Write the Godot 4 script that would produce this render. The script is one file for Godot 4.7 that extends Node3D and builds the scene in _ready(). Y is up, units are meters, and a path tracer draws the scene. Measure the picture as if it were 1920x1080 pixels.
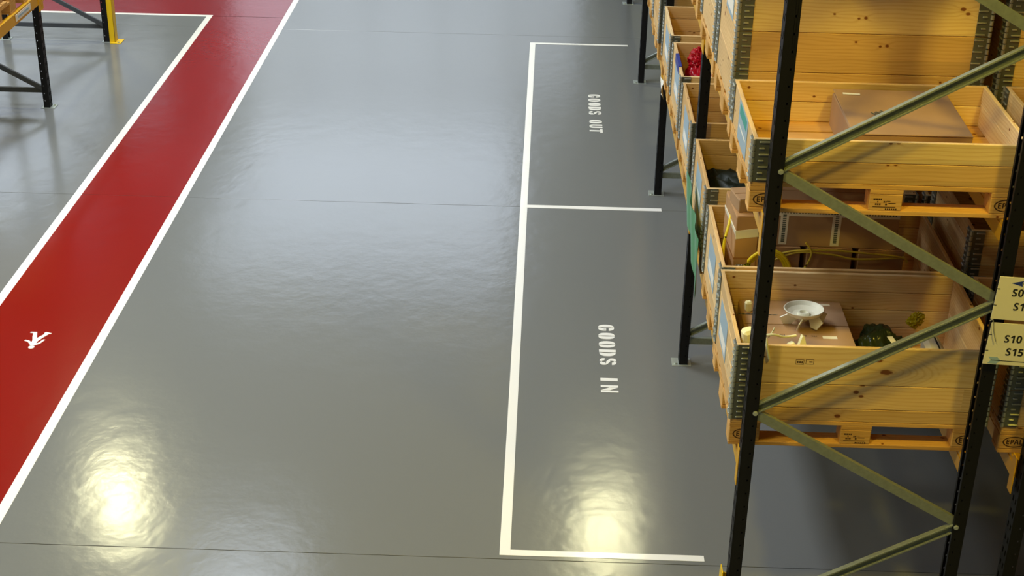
extends Node3D
# A warehouse aisle seen from a raised walkway: glossy painted floor, red pedestrian lane, pallet racking with timber-collared pallets.

var rng := RandomNumberGenerator.new()
var M := {}            # materials
var meshes := {}       # shared meshes
var names := {}

func _ready():
	rng.seed = 20240611
	camera_and_light()
	materials()
	room()
	floor_markings()
	lamps()
	racks()
	bins()
	contents()
	signs()
	guards()
	left_load()

# ------------------------------------------------------------------ camera, environment, lights
func camera_and_light():
	var cam := Camera3D.new()
	cam.name = "camera"
	cam.transform = Transform3D(Basis(Vector3(0.99942207, 0.01813526, -0.02875122), Vector3(-0.02907321, 0.8943006, -0.44652121), Vector3(0.01761446, 0.44709904, 0.89431101)), Vector3(0, 5.0, 0))
	cam.fov = 21.8223
	cam.near = 0.1
	cam.far = 120
	cam.current = true
	add_child(cam)
	var we := WorldEnvironment.new()
	we.name = "environment"
	var e := Environment.new()
	e.background_mode = Environment.BG_COLOR
	e.background_color = Color(0.62, 0.70, 0.80)
	e.ambient_light_source = Environment.AMBIENT_SOURCE_DISABLED
	e.tonemap_mode = Environment.TONE_MAPPER_LINEAR
	e.tonemap_exposure = 1.08
	e.sdfgi_enabled = true
	e.ssao_enabled = true
	e.ssil_enabled = true
	we.environment = e
	add_child(we)

const LAMP_WARM := Color(1.0, 0.975, 0.76)
const LAMP_NEAR := Color(1.0, 0.88, 0.31)
const DAY := Color(0.87, 0.925, 1.0)
const ROOF := Color(0.95, 0.98, 1.0)

# ------------------------------------------------------------------ node helpers
func numbered(n: String) -> String:
	var k: int = names.get(n, -1) + 1
	names[n] = k
	return n if k == 0 else "%s_%03d" % [n, k]

func tag(o: Node, label := "", category := "", group := "", kind := ""):
	if label: o.set_meta("label", label)
	if category: o.set_meta("category", category)
	if group: o.set_meta("group", group)
	if kind: o.set_meta("kind", kind)
	return o

func thing(called: String, label: String, category: String, at := Vector3.ZERO, group := "") -> Node3D:
	var o := Node3D.new()
	o.name = numbered(called)
	add_child(o)
	o.position = at
	tag(o, label, category, group)
	return o

func part(called: String, mesh: Mesh, mat: Material, parent: Node, at := Vector3.ZERO, rot := Vector3.ZERO) -> MeshInstance3D:
	var o := MeshInstance3D.new()
	o.name = called if parent != self else numbered(called)
	o.mesh = mesh
	if mat: o.material_override = mat
	o.position = at
	o.rotation = rot
	o.cast_shadow = GeometryInstance3D.SHADOW_CASTING_SETTING_ON
	parent.add_child(o, true)
	return o

# ------------------------------------------------------------------ mesh helpers
func begin() -> SurfaceTool:
	var st := SurfaceTool.new()
	st.begin(Mesh.PRIMITIVE_TRIANGLES)
	return st

# convex polygon with a flat normal turned towards "out"; UVs come from position by the given axes
func poly(st: SurfaceTool, pts: Array, out: Vector3, ua: int, va: int, uvo := Vector2.ZERO):
	var n: Vector3 = (pts[1] - pts[0]).cross(pts[2] - pts[0]).normalized()
	if n.dot(out) < 0:
		n = -n
		pts = pts.duplicate()
		pts.reverse()
	for i in range(1, pts.size() - 1):
		for p in [pts[0], pts[i + 1], pts[i]]:
			st.set_normal(n)
			st.set_uv(Vector2(p[ua], p[va]) + uvo)
			st.add_vertex(p)

func box(st: SurfaceTool, c: Vector3, s: Vector3, b := 0.0, uvo := Vector2.ZERO):
	var h := s * 0.5
	b = minf(b, minf(h.x, minf(h.y, h.z)) * 0.6)
	var la := 0
	if s.y > s.x and s.y >= s.z: la = 1
	elif s.z > s.x: la = 2
	for a in 3:
		var p := (a + 1) % 3
		var q := (a + 2) % 3
		var ua := la
		var va := 3 - a - la
		if a == la:
			ua = p
			va = q
		for sg in [-1.0, 1.0]:
			var out := Vector3.ZERO
			out[a] = sg
			var pts := []
			for k in [[-1, -1], [1, -1], [1, 1], [-1, 1]]:
				var v := Vector3.ZERO
				v[a] = sg * h[a]
				v[p] = k[0] * (h[p] - b)
				v[q] = k[1] * (h[q] - b)
				pts.append(c + v)
			poly(st, pts, out, ua, va, uvo)
	if b <= 0.0:
		return
	for a in 3:      # edges running along a
		var p := (a + 1) % 3
		var q := (a + 2) % 3
		for sp in [-1.0, 1.0]:
			for sq in [-1.0, 1.0]:
				var pts := []
				for k in [[-1, 0], [1, 0], [1, 1], [-1, 1]]:
					var v := Vector3.ZERO
					v[a] = k[0] * (h[a] - b)
					v[p] = sp * (h[p] - (b if k[1] == 0 else 0.0))
					v[q] = sq * (h[q] - (0.0 if k[1] == 0 else b))
					pts.append(c + v)
				var out := Vector3.ZERO
				out[p] = sp
				out[q] = sq
				poly(st, pts, out, la if la == a else a, q if la == a else p, uvo)
	for sx in [-1.0, 1.0]:
		for sy in [-1.0, 1.0]:
			for sz in [-1.0, 1.0]:
				var k := Vector3(sx, sy, sz)
				poly(st, [c + k * (h - Vector3(0, b, b)), c + k * (h - Vector3(b, 0, b)), c + k * (h - Vector3(b, b, 0))], k, 0, 1, uvo)

func box_mesh(s: Vector3, b := 0.003, uvo := Vector2.ZERO, c := Vector3.ZERO) -> ArrayMesh:
	var st := begin()
	box(st, c, s, b, uvo)
	return st.commit()

# flat shape (points in x,y, any winding) given thickness d along z: front face at z = d
func slab(st: SurfaceTool, pts: PackedVector2Array, d: float, xf := Transform3D()):
	var tri := Geometry2D.triangulate_polygon(pts)
	for i in range(0, tri.size(), 3):
		for face in 2:
			var z := d if face == 0 else 0.0
			var t := []
			for k in 3:
				var p := pts[tri[i + k]]
				t.append(xf * Vector3(p.x, p.y, z))
			poly(st, t, xf.basis.z * (1.0 if face == 0 else -1.0), 0, 2)
	var cw := Geometry2D.is_polygon_clockwise(pts)
	for i in pts.size():
		var a := pts[i]
		var b := pts[(i + 1) % pts.size()]
		var e := b - a
		var o := Vector2(e.y, -e.x) * (-1.0 if cw else 1.0)
		if e.length() < 1e-6: continue
		poly(st, [xf * Vector3(a.x, a.y, 0), xf * Vector3(b.x, b.y, 0), xf * Vector3(b.x, b.y, d), xf * Vector3(a.x, a.y, d)], xf.basis * Vector3(o.x, o.y, 0), 0, 2)

func rect(x0: float, y0: float, x1: float, y1: float) -> PackedVector2Array:
	return PackedVector2Array([Vector2(x0, y0), Vector2(x1, y0), Vector2(x1, y1), Vector2(x0, y1)])

# turned profile (r, y) about y, smooth
func lathe(st: SurfaceTool, prof: Array, seg := 32, c := Vector3.ZERO, wob := 0.0):
	st.set_smooth_group(0)
	for i in prof.size() - 1:
		var dv: Vector2 = prof[i + 1] - prof[i]
		var nn := Vector2(dv.y, -dv.x).normalized()
		for j in seg:
			var q := []
			for k in [[0, 0], [0, 1], [1, 1], [1, 0]]:
				var a: float = TAU * (j + k[1]) / seg
				var p: Vector2 = prof[i + k[0]]
				var r := p.x * (1.0 + wob * sin(a * 3.0 + 1.0))
				q.append([c + Vector3(cos(a) * r, p.y, sin(a) * r), Vector3(cos(a) * nn.x, nn.y, sin(a) * nn.x)])
			for t in [[0, 2, 1], [0, 3, 2]]:
				var fn: Vector3 = (q[t[2]][0] - q[t[0]][0]).cross(q[t[1]][0] - q[t[0]][0])
				var order: Array = t if fn.dot(q[0][1]) >= 0 else [t[0], t[2], t[1]]
				for k in order:
					st.set_normal(q[k][1])
					st.set_uv(Vector2(float(j) / seg, p_v(prof, i)))
					st.add_vertex(q[k][0])

func p_v(prof: Array, i: int) -> float:
	return float(i) / prof.size()

func tube(st: SurfaceTool, pts: Array, r: float, seg := 8):
	var rings := []
	for i in pts.size():
		var d: Vector3 = (pts[mini(i + 1, pts.size() - 1)] - pts[maxi(i - 1, 0)]).normalized()
		var u := d.cross(Vector3.UP if absf(d.y) < 0.9 else Vector3.RIGHT).normalized()
		var v := d.cross(u)
		var ring := []
		for j in seg:
			var a := TAU * j / seg
			ring.append([pts[i] + (u * cos(a) + v * sin(a)) * r, u * cos(a) + v * sin(a)])
		rings.append(ring)
	for i in pts.size() - 1:
		for j in seg:
			var k := (j + 1) % seg
			var q := [rings[i][j], rings[i][k], rings[i + 1][k], rings[i + 1][j]]
			for t in [[0, 1, 2], [0, 2, 3]]:
				var fn: Vector3 = (q[t[2]][0] - q[t[0]][0]).cross(q[t[1]][0] - q[t[0]][0])
				var order: Array = t if fn.dot(q[0][1]) >= 0 else [t[0], t[2], t[1]]
				for w in order:
					st.set_normal(q[w][1])
					st.set_uv(Vector2(float(j) / seg, float(i)))
					st.add_vertex(q[w][0])
	for e in [0, pts.size() - 1]:
		var ring := []
		for w in rings[e]: ring.append(w[0])
		poly(st, ring, (pts[e] - pts[1 if e == 0 else e - 1]), 0, 2)

func spline(pts: Array, n := 6) -> Array:
	var c := Curve3D.new()
	for i in pts.size():
		var t: Vector3 = (pts[mini(i + 1, pts.size() - 1)] - pts[maxi(i - 1, 0)]) / 6.0
		c.add_point(pts[i], -t, t)
	var out := []
	for i in range(0, (pts.size() - 1) * n + 1):
		out.append(c.samplef(float(i) / n))
	return out

func text_mesh(s: String, h: float, depth: float, bold := true, serif := false) -> TextMesh:
	var f := SystemFont.new()
	f.font_names = PackedStringArray(["Droid Serif" if serif else "Droid Sans"])
	f.font_weight = 700 if bold else 400
	var t := TextMesh.new()
	t.font = f
	t.text = s
	t.font_size = 64
	t.pixel_size = h / 46.0      # cap height of about 46 units at size 64
	t.depth = depth
	t.curve_step = 2.0
	return t

# a crumpled sheet or lump: grid of points by a callable (u,v) -> Vector3, given two sides by thickness
func sheet(st: SurfaceTool, f: Callable, nu: int, nv: int, thick := 0.002):
	st.set_smooth_group(0)
	var P := []
	for i in nu + 1:
		var row := []
		for j in nv + 1:
			row.append(f.call(float(i) / nu, float(j) / nv))
		P.append(row)
	var N := []
	for i in nu + 1:
		var row := []
		for j in nv + 1:
			var du: Vector3 = P[mini(i + 1, nu)][j] - P[maxi(i - 1, 0)][j]
			var dv: Vector3 = P[i][mini(j + 1, nv)] - P[i][maxi(j - 1, 0)]
			row.append(du.cross(dv).normalized())
		N.append(row)
	for side in [1.0, -1.0]:
		for i in nu:
			for j in nv:
				for t in [[[0, 0], [1, 0], [1, 1]], [[0, 0], [1, 1], [0, 1]]]:
					var tt: Array = t.duplicate()
					if side > 0: tt.reverse()
					for k in tt:
						var n: Vector3 = N[i + k[0]][j + k[1]] * side
						st.set_normal(n)
						st.set_uv(Vector2(float(i + k[0]) / nu, float(j + k[1]) / nv))
						st.add_vertex(P[i + k[0]][j + k[1]] + n * thick * 0.5)

# ------------------------------------------------------------------ materials
func mat(c: Color, rough := 0.7, metal := 0.0, spec := 0.5) -> StandardMaterial3D:
	var m := StandardMaterial3D.new()
	m.albedo_color = c
	m.roughness = rough
	m.metallic = metal
	m.metallic_specular = spec
	return m

func c8(r: int, g: int, b: int) -> Color:
	return Color(r / 255.0, g / 255.0, b / 255.0)

# grain picture: w x h pixels over sx x sy metres; knots are [x, y, rx, ry] in metres
func wood_image(w: int, h: int, sx: float, sy: float, knots: Array, sd: int, period: float) -> ImageTexture:
	var im := Image.create(w, h, false, Image.FORMAT_RGB8)
	var n1 := FastNoiseLite.new()
	n1.seed = sd
	n1.frequency = 1.0
	n1.fractal_octaves = 3
	var n2 := FastNoiseLite.new()
	n2.seed = sd + 7
	n2.frequency = 1.0
	n2.fractal_octaves = 2
	var light := Vector3(0.96, 0.86, 0.68)
	var dark := Vector3(0.84, 0.67, 0.46)
	var kc := Vector3(0.46, 0.25, 0.12)
	for j in h:
		var y := (j + 0.5) / h * sy
		for i in w:
			var x := (i + 0.5) / w * sx
			var warp := n2.get_noise_2d(x * 1.3, y * 5.0) * 0.022
			var kk := 0.0
			var rag := n2.get_noise_2d(x * 40.0, y * 60.0) * 0.5
			var halo := 0.0
			var radial := 0.0
			var rdist := 0.0
			for k in knots:
				var dx: float = (x - k[0]) / k[2]
				var dy: float = (y - k[1]) / k[3]
				var d := dx * dx + dy * dy
				if k[3] > 0.0115 and dx > 0.0:
					radial = clampf(exp(-d * 0.035) * dx * 1.4, 0.0, 1.0)
					rdist = sqrt(dx * dx * 0.55 + dy * dy) * k[3] + n2.get_noise_2d(x * 6.0, y * 9.0) * 0.004
				if d < 60.0:
					var g := exp(-d * 0.10)
					warp += k[3] * 2.2 * g * (1.0 if dy > 0 else -1.0) * (1.0 - exp(-absf(dy) * 2.0))
					if d < 2.4:
						kk = maxf(kk, clampf((1.5 + rag - d) * 1.1, 0.0, 1.0))
					halo = maxf(halo, exp(-d * 0.45))
			var ring := 0.5 + 0.5 * sin((y + warp) * TAU / period)
			if radial > 0.0:
				ring = lerpf(ring, 0.5 + 0.5 * sin(rdist * TAU / 0.0125), radial)
			ring = ring * ring * ring
			var streak := n1.get_noise_2d(x * 6.0, y * 260.0) * 0.5 + 0.5
			var t := clampf(0.12 + ring * 0.34 + (streak - 0.5) * 0.45 + halo * 0.35, 0.0, 1.0)
			var c := light.lerp(dark, t)
			c *= 0.97 + 0.08 * n2.get_noise_2d(x * 0.8 + 9.0, y * 3.0)
			c = c.lerp(kc, kk * 0.85)
			im.set_pixel(i, j, Color(c.x, c.y, c.z))
	return ImageTexture.create_from_image(im)

func noise_tex(freq: float, oct: int, size: int, sd: int, a: Color, b: Color, type := FastNoiseLite.TYPE_SIMPLEX_SMOOTH) -> NoiseTexture2D:
	var n := FastNoiseLite.new()
	n.noise_type = type
	n.seed = sd
	n.frequency = freq
	n.fractal_octaves = oct
	n.fractal_gain = 0.6 if oct == 6 else 0.5
	var t := NoiseTexture2D.new()
	t.width = size
	t.height = size
	t.seamless = true
	t.noise = n
	var g := Gradient.new()
	g.set_color(0, a)
	g.set_color(1, b)
	t.color_ramp = g
	return t

func materials():
	var kn := []
	for i in 17:
		var r := rng.randf_range(0.004, 0.009)
		kn.append([rng.randf_range(0.05, 2.35), rng.randf_range(0.02, 0.46), r * rng.randf_range(1.1, 1.7), r])
	var wt := wood_image(1400, 420, 2.4, 0.48, kn, 11, 0.017)
	var big := [[0.70, 0.075, 0.026, 0.013], [0.085, 0.152, 0.010, 0.007], [0.66, 0.135, 0.016, 0.008], [0.13, 0.14, 0.006, 0.004]]
	var wk := wood_image(1000, 180, 1.2, 0.2, big, 23, 0.03)
	var tints := [c8(255, 252, 240), c8(246, 236, 216), c8(240, 222, 190), c8(255, 244, 222)]
	M.wood = []
	for t in tints:
		var m := mat(t, 0.62, 0.0, 0.4)
		m.albedo_texture = wt
		m.uv1_scale = Vector3(1 / 2.4, 1 / 0.48, 1)
		M.wood.append(m)
	M.knotty = mat(c8(255, 250, 236), 0.6, 0.0, 0.4)
	M.knotty.albedo_texture = wk
	M.knotty.uv1_scale = Vector3(1 / 1.2, 1 / 0.2, 1)
	M.pallet_wood = []
	for t in [c8(250, 224, 178), c8(238, 210, 160), c8(230, 202, 154)]:
		var m := mat(t, 0.72, 0.0, 0.35)
		m.albedo_texture = wt
		m.uv1_scale = Vector3(1 / 2.4, 1 / 0.48, 1)
		M.pallet_wood.append(m)
	# floor coat: one height field carries the slow waves of the screed and the fine roller texture
	var relief := noise_tex(0.006, 6, 1024, 5, Color.BLACK, Color.WHITE)
	M.relief = relief
	M.floor_grey = floor_paint(c8(117, 119, 118))
	M.floor_red = floor_paint(c8(138, 19, 7))
	M.floor_white = floor_paint(c8(246, 245, 242))
	M.screed = mat(c8(60, 58, 54), 0.9)
	M.upright = mat(c8(15, 15, 18), 0.55, 0.0, 0.4)
	M.upright_inner = mat(c8(26, 27, 32), 0.5)
	M.galv = mat(c8(150, 158, 150), 0.45, 0.3, 0.5)
	M.galv.albedo_texture = noise_tex(0.03, 3, 256, 8, Color(0.9, 0.91, 0.9), Color.WHITE)
	M.galv.uv1_triplanar = true
	M.galv.uv1_scale = Vector3(4, 4, 4)
	M.hinge = mat(c8(118, 122, 114), 0.36, 0.6, 0.5)
	M.hinge_glint = mat(c8(190, 194, 184), 0.28, 0.7, 0.5)  # same galvanised steel made paler and shinier; lamp glints put into the colour
	M.bolt = mat(c8(196, 204, 196), 0.35, 0.6)
	M.orange = mat(c8(218, 164, 18), 0.45)
	M.yellow = mat(c8(238, 196, 10), 0.42)
	M.paper = mat(c8(238, 236, 226), 0.75)
	M.sign = mat(c8(240, 236, 214), 0.5)
	M.blue_print = mat(c8(160, 182, 196), 0.7)
	M.teal_print = mat(c8(74, 160, 150), 0.7)
	M.pale_blue = mat(c8(160, 190, 215), 0.6)
	M.blue_arrow = mat(c8(36, 58, 150), 0.6)
	M.blue_tape = mat(c8(40, 52, 140), 0.45)
	M.ink = mat(c8(28, 30, 34), 0.8)
	M.stamp = mat(c8(70, 44, 24), 0.9)
	M.carton = mat(c8(190, 146, 98), 0.85)
	M.carton.albedo_texture = noise_tex(0.01, 4, 256, 15, Color(0.9, 0.9, 0.9), Color.WHITE)
	M.carton.uv1_triplanar = true
	M.carton_pink = mat(c8(178, 142, 104), 0.8)
	M.carton_pink.albedo_texture = M.carton.albedo_texture
	M.carton_pink.uv1_triplanar = true
	M.carton_pale = mat(c8(196, 190, 172), 0.7)
	M.tape = mat(c8(232, 226, 206), 0.35)
	M.brown_tape = mat(c8(160, 110, 62), 0.3)
	M.tape_ink = mat(c8(84, 92, 84), 0.6)
	M.funnel = mat(c8(240, 238, 216), 0.35)
	M.foam = mat(c8(244, 240, 196), 0.9)
	M.red_bag = mat(c8(208, 22, 42), 0.22)
	M.green_sheet = mat(c8(70, 146, 92), 0.3)
	M.dark_sheet = mat(c8(14, 26, 12), 0.6)
	M.film = mat(c8(60, 72, 40), 0.18)
	M.clear_film = mat(c8(150, 140, 120), 0.15)
	M.strap = mat(c8(210, 186, 60), 0.4)
	M.hose = mat(c8(226, 204, 20), 0.35)
	M.cord = mat(c8(150, 152, 150), 0.6)
	M.wall = mat(c8(140, 144, 148), 0.8)
	M.wall_dark = mat(c8(84, 82, 74), 0.85)
	M.ceiling = mat(c8(140, 142, 142), 0.8)
	M.steel = mat(c8(70, 74, 80), 0.6)
	M.reflector = mat(c8(200, 200, 196), 0.3, 0.8)
	M.maroon = mat(c8(70, 22, 16), 0.8)

func floor_paint(c: Color) -> StandardMaterial3D:
	var m := mat(c, 0.17, 0.0, 0.5)
	m.heightmap_enabled = true
	m.heightmap_texture = M.relief
	m.heightmap_scale = 0.1
	m.uv1_triplanar = true
	m.uv1_world_triplanar = true
	m.uv1_scale = Vector3(0.45, 0.45, 0.45)
	return m

# ------------------------------------------------------------------ room
const X0 := -18.0
const X1 := 7.0
const Z0 := -38.0
const Z1 := 7.0
const HC := 9.0

func structure(called: String, mesh: Mesh, m: Material, at := Vector3.ZERO, parent: Node = self) -> MeshInstance3D:
	var o := part(called, mesh, m, parent, at)
	if parent == self: o.set_meta("kind", "structure")
	return o

var floor_node: MeshInstance3D

func room():
	# screed under cast floor bays; the saw cuts between the bays stay open
	floor_node = structure("floor", box_mesh(Vector3(X1 - X0, 0.2, Z1 - Z0), 0), M.screed, Vector3((X0 + X1) / 2, -0.112, (Z0 + Z1) / 2))
	tag(floor_node, "glossy grey painted concrete warehouse floor with saw-cut joints")
	var cuts := [Z1, -1.8, -6.672, -11.533, -16.4, -21.3, -26.2, -31.1, Z0]
	for i in cuts.size() - 1:
		var a: float = cuts[i] - 0.0022
		var b: float = cuts[i + 1] + 0.0022
		fl("floor_slab", box_mesh(Vector3(X1 - X0, 0.012, a - b), 0.001), M.floor_grey, Vector3((X0 + X1) / 2, -0.006, (a + b) / 2))
	structure("ceiling", box_mesh(Vector3(X1 - X0 + 0.4, 0.2, Z1 - Z0 + 0.4), 0), M.ceiling, Vector3((X0 + X1) / 2, HC + 0.1, (Z0 + Z1) / 2))
	structure("wall_left", box_mesh(Vector3(0.2, HC, Z1 - Z0), 0), M.wall, Vector3(X0 - 0.1, HC / 2, (Z0 + Z1) / 2))
	structure("wall_right", box_mesh(Vector3(0.2, HC, Z1 - Z0), 0), M.wall_dark, Vector3(X1 + 0.1, HC / 2, (Z0 + Z1) / 2))
	structure("wall_back", box_mesh(Vector3(X1 - X0 + 0.4, HC, 0.2), 0), M.wall_dark, Vector3((X0 + X1) / 2, HC / 2, Z1 + 0.1))
	structure("wall_far", box_mesh(Vector3(X1 - X0 + 0.4, HC, 0.2), 0), M.wall, Vector3((X0 + X1) / 2, HC / 2, Z0 - 0.1))

func fl(called: String, mesh: Mesh, m: Material, at: Vector3, label := "") -> MeshInstance3D:
	var o := part(called, mesh, m, floor_node, at - floor_node.position)
	if label: tag(o, label)
	return o

func area_light(called: String, at: Vector3, size: Vector2, dir: Vector3, energy: float, c: Color):
	var l := AreaLight3D.new()
	l.name = called
	l.area_size = size
	l.area_normalize_energy = true
	l.light_energy = energy
	l.light_color = c
	l.area_range = 60
	l.area_attenuation = 2
	l.shadow_enabled = true
	var up := Vector3.UP if absf(dir.y) < 0.9 else Vector3.FORWARD
	l.transform = Transform3D(Basis.looking_at(dir, up), at)
	add_child(l)

func glow(c: Color, e: float) -> StandardMaterial3D:
	var m := mat(c8(230, 230, 230), 0.4)
	m.emission_enabled = true
	m.emission = c
	m.emission_energy_multiplier = e
	return m

func lamps():
	# daylight panels in the far gable: translucent sheeting between steel columns
	var n := 0
	for w in [[-8.2, 0.9, 1.6, 8.4], [-17.4, -10.0, 6.9, 8.8]]:
		n += 1
		var sx: float = w[1] - w[0]
		var sy: float = w[3] - w[2]
		var c := Vector3((w[0] + w[1]) / 2, (w[2] + w[3]) / 2, Z0 + 0.06)
		var o := structure("unseen_window_%d" % n, box_mesh(Vector3(sx, sy, 0.06), 0.005), glow(DAY, 0.3), c)
		tag(o, "translucent daylight sheeting in the far gable wall")
		for k in 6:
			part("glazing_bar", box_mesh(Vector3(0.07, sy, 0.06), 0.004), M.steel, o, Vector3(-sx / 2 + sx * k / 5.0, 0, 0.03))
		area_light("window_light_%d" % n, c + Vector3(0, 0, 0.12), Vector2(sx, sy), Vector3(0, 0, 1), 9.0 * sx * sy / 60.0, DAY)
	# rooflights out of view; all but the first are added to brighten the floor
	for r in [[-4.2, -17.3, 8.0], [-4.2, -12.6, 44.0], [-4.2, -8.0, 24.0], [-4.2, 1.5, 8.0], [-11.0, -12.6, 36.0], [-11.0, -5.0, 30.0]]:
		n += 1
		var o := structure("unseen_window_%d" % n, box_mesh(Vector3(1.6, 0.05, 3.0), 0.005), glow(ROOF if r[2] > 10.0 else DAY, r[2] * 0.1), Vector3(r[0], HC - 0.03, r[1]))
		tag(o, "unseen translucent rooflight panel added to the ceiling to light the floor")
		for k in [-0.8, 0.8]:
			part("frame_bar", box_mesh(Vector3(0.06, 0.07, 3.1), 0.004), M.steel, o, Vector3(k, 0, 0))
		for k in [-1.5, 0.0, 1.5]:
			part("frame_bar", box_mesh(Vector3(1.66, 0.07, 0.06), 0.004), M.steel, o, Vector3(0, 0, k))
		area_light("unseen_rooflight_glow_%d" % n, Vector3(r[0], HC - 0.07, r[1]), Vector2(1.5, 2.9), Vector3.DOWN, r[2], ROOF if r[2] > 10.0 else DAY)
	# long rooflights over the far end of the hall
	for g in [[-13.9, 4.4, 26.0], [-4.0, 6.8, 50.0]]:
		n += 1
		var o := structure("unseen_window_%d" % n, box_mesh(Vector3(g[1], 0.05, 9.4), 0.005), glow(DAY, 0.3), Vector3(g[0], HC - 0.03, -32.6))
		tag(o, "long translucent rooflight over the far end of the hall")
		for k in 5:
			part("frame_bar", box_mesh(Vector3(0.06, 0.07, 9.5), 0.004), M.steel, o, Vector3(-g[1] / 2 + g[1] * k / 4.0, 0, 0))
		area_light("unseen_rooflight_glow_%d" % n, Vector3(g[0], HC - 0.08, -32.6), Vector2(g[1], 9.4), Vector3.DOWN, g[2], DAY)
	# warm high-bay lamps
	var st := begin()
	lathe(st, [Vector2(0.27, -0.02), Vector2(0.25, 0.06), Vector2(0.20, 0.16), Vector2(0.12, 0.26), Vector2(0.07, 0.30), Vector2(0.0, 0.30)], 28)
	var dome := st.commit()
	st = begin()
	lathe(st, [Vector2(0.0, 0.0), Vector2(0.235, 0.0), Vector2(0.235, 0.012), Vector2(0.0, 0.012)], 28)
	var disc := st.commit()
	st = begin()
	lathe(st, [Vector2(0.0, 0.30), Vector2(0.10, 0.30), Vector2(0.10, 0.52), Vector2(0.0, 0.52)], 18)
	var gear := st.commit()
	var k := 0
	for p in [[-5.94, -17.7, 0], [1.08, -17.3, 0], [-13.0, -17.5, 0], [-6.0, -3.2, 0], [-1.0, -3.0, 1], [2.8, -3.2, 1], [-6.0, 3.6, 0]]:
		var y := 7.5
		var col: Color = LAMP_NEAR if p[2] == 1 else LAMP_WARM
		var lamp := thing("high_bay_lamp", "round high-bay lamp hung from the ceiling over " + ["the far end of the red lane", "the far end of the aisle rack", "the far left corner of the hall", "the red lane beside the raised walkway", "the aisle in front of the raised walkway", "the near end of the two racks", "the red lane behind the raised walkway"][k], "lamp", Vector3(p[0], y, p[1]), "warm high-bay lamps under the ceiling")
		part("reflector", dome, M.reflector, lamp)
		part("lens_disc", disc, glow(col, 30.0), lamp, Vector3(0, -0.01, 0))
		part("gear_housing", gear, M.steel, lamp)
		part("rod", box_mesh(Vector3(0.02, HC - y - 0.52, 0.02), 0.002), M.steel, lamp, Vector3(0, 0.52 + (HC - y - 0.52) / 2, 0))
		area_light("high_bay_light_%d" % k, Vector3(p[0], y - 0.03, p[1]), Vector2(0.4, 0.4), Vector3.DOWN, 15.0 if p[2] == 1 else (7.0 if p[1] > -5.0 else 13.0), col)
		k += 1

# ------------------------------------------------------------------ floor paint
func stripe(called: String, x0: float, x1: float, z0: float, z1: float, m: Material, label: String, t := 0.002):
	return fl(called, box_mesh(Vector3(x1 - x0, t, absf(z1 - z0)), t * 0.45), m, Vector3((x0 + x1) / 2, t / 2, (z0 + z1) / 2), label)

func floor_markings():
	# the red lane, cut where the floor is cut
	for z in [[Z1, -6.672], [-6.672, -11.533], [-11.533, -16.85]]:
		stripe("red_lane", -3.90, -3.02, z[0] - 0.0022, z[1] + 0.0022, M.floor_red, "red painted walkway strip between two white lines", 0.0012)
	stripe("red_lane", -17.9, -3.02, -16.83, -19.2, M.floor_red, "red painted walkway crossing at the far end", 0.0012)
	stripe("red_lane", -3.90, -3.02, -19.2, -30.0, M.floor_red, "red painted walkway strip beyond the crossing", 0.0012)
	stripe("white_line", -3.052, -2.988, Z1, -32.0, M.floor_white, "long white line along the aisle side of the red lane")
	stripe("white_line", -3.942, -3.876, Z1, -16.875, M.floor_white, "white line along the rack side of the red lane")
	stripe("white_line", -17.9, -3.942, -16.815, -16.875, M.floor_white, "white line bordering the red crossing")
	# goods bays
	stripe("white_line", -0.172, -0.112, -6.705, -16.135, M.floor_white, "long white line closing the two goods bays")
	stripe("white_line", -0.112, 0.915, -16.085, -16.135, M.floor_white, "white line at the far end of the outgoing bay")
	stripe("white_line", -0.112, 1.014, -11.515, -11.575, M.floor_white, "white line between the two goods bays")
	stripe("white_line", -0.112, 0.957, -6.705, -6.757, M.floor_white, "white line at the near end of the incoming bay")
	# stencil lettering: letters stand with their tops towards the rack and read towards the camera
	stencil("GOODS IN", 0.432, 0.548, -9.455, 0.1225)
	stencil("GOODS OUT", 0.444, 0.568, -14.435, 0.1245)
	# walking figure on the lane, head towards the camera
	var st := begin()
	figure(st)
	fl("walking_figure", st.commit(), M.floor_white, Vector3(-3.46, 0.0012, -8.965), "white stencilled walking figure on the red lane")
	fl("walking_figure", meshes.figure2, M.floor_white, Vector3(-5.06, 0.0012, -17.56), "white stencilled walking figure on the red crossing")

func arc_band(cx: float, cy: float, rx: float, ry: float, ix: float, iy: float, a0: float, a1: float, n := 10) -> PackedVector2Array:
	var p := PackedVector2Array()
	for i in n + 1:
		var a := lerpf(a0, a1, float(i) / n)
		p.append(Vector2(cx + sgnpow(cos(a)) * rx, cy + sgnpow(sin(a)) * ry))
	for i in n + 1:
		var a := lerpf(a1, a0, float(i) / n)
		p.append(Vector2(cx + sgnpow(cos(a)) * ix, cy + sgnpow(sin(a)) * iy))
	return p

func sgnpow(v: float) -> float:
	return signf(v) * pow(absf(v), 0.8)

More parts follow.
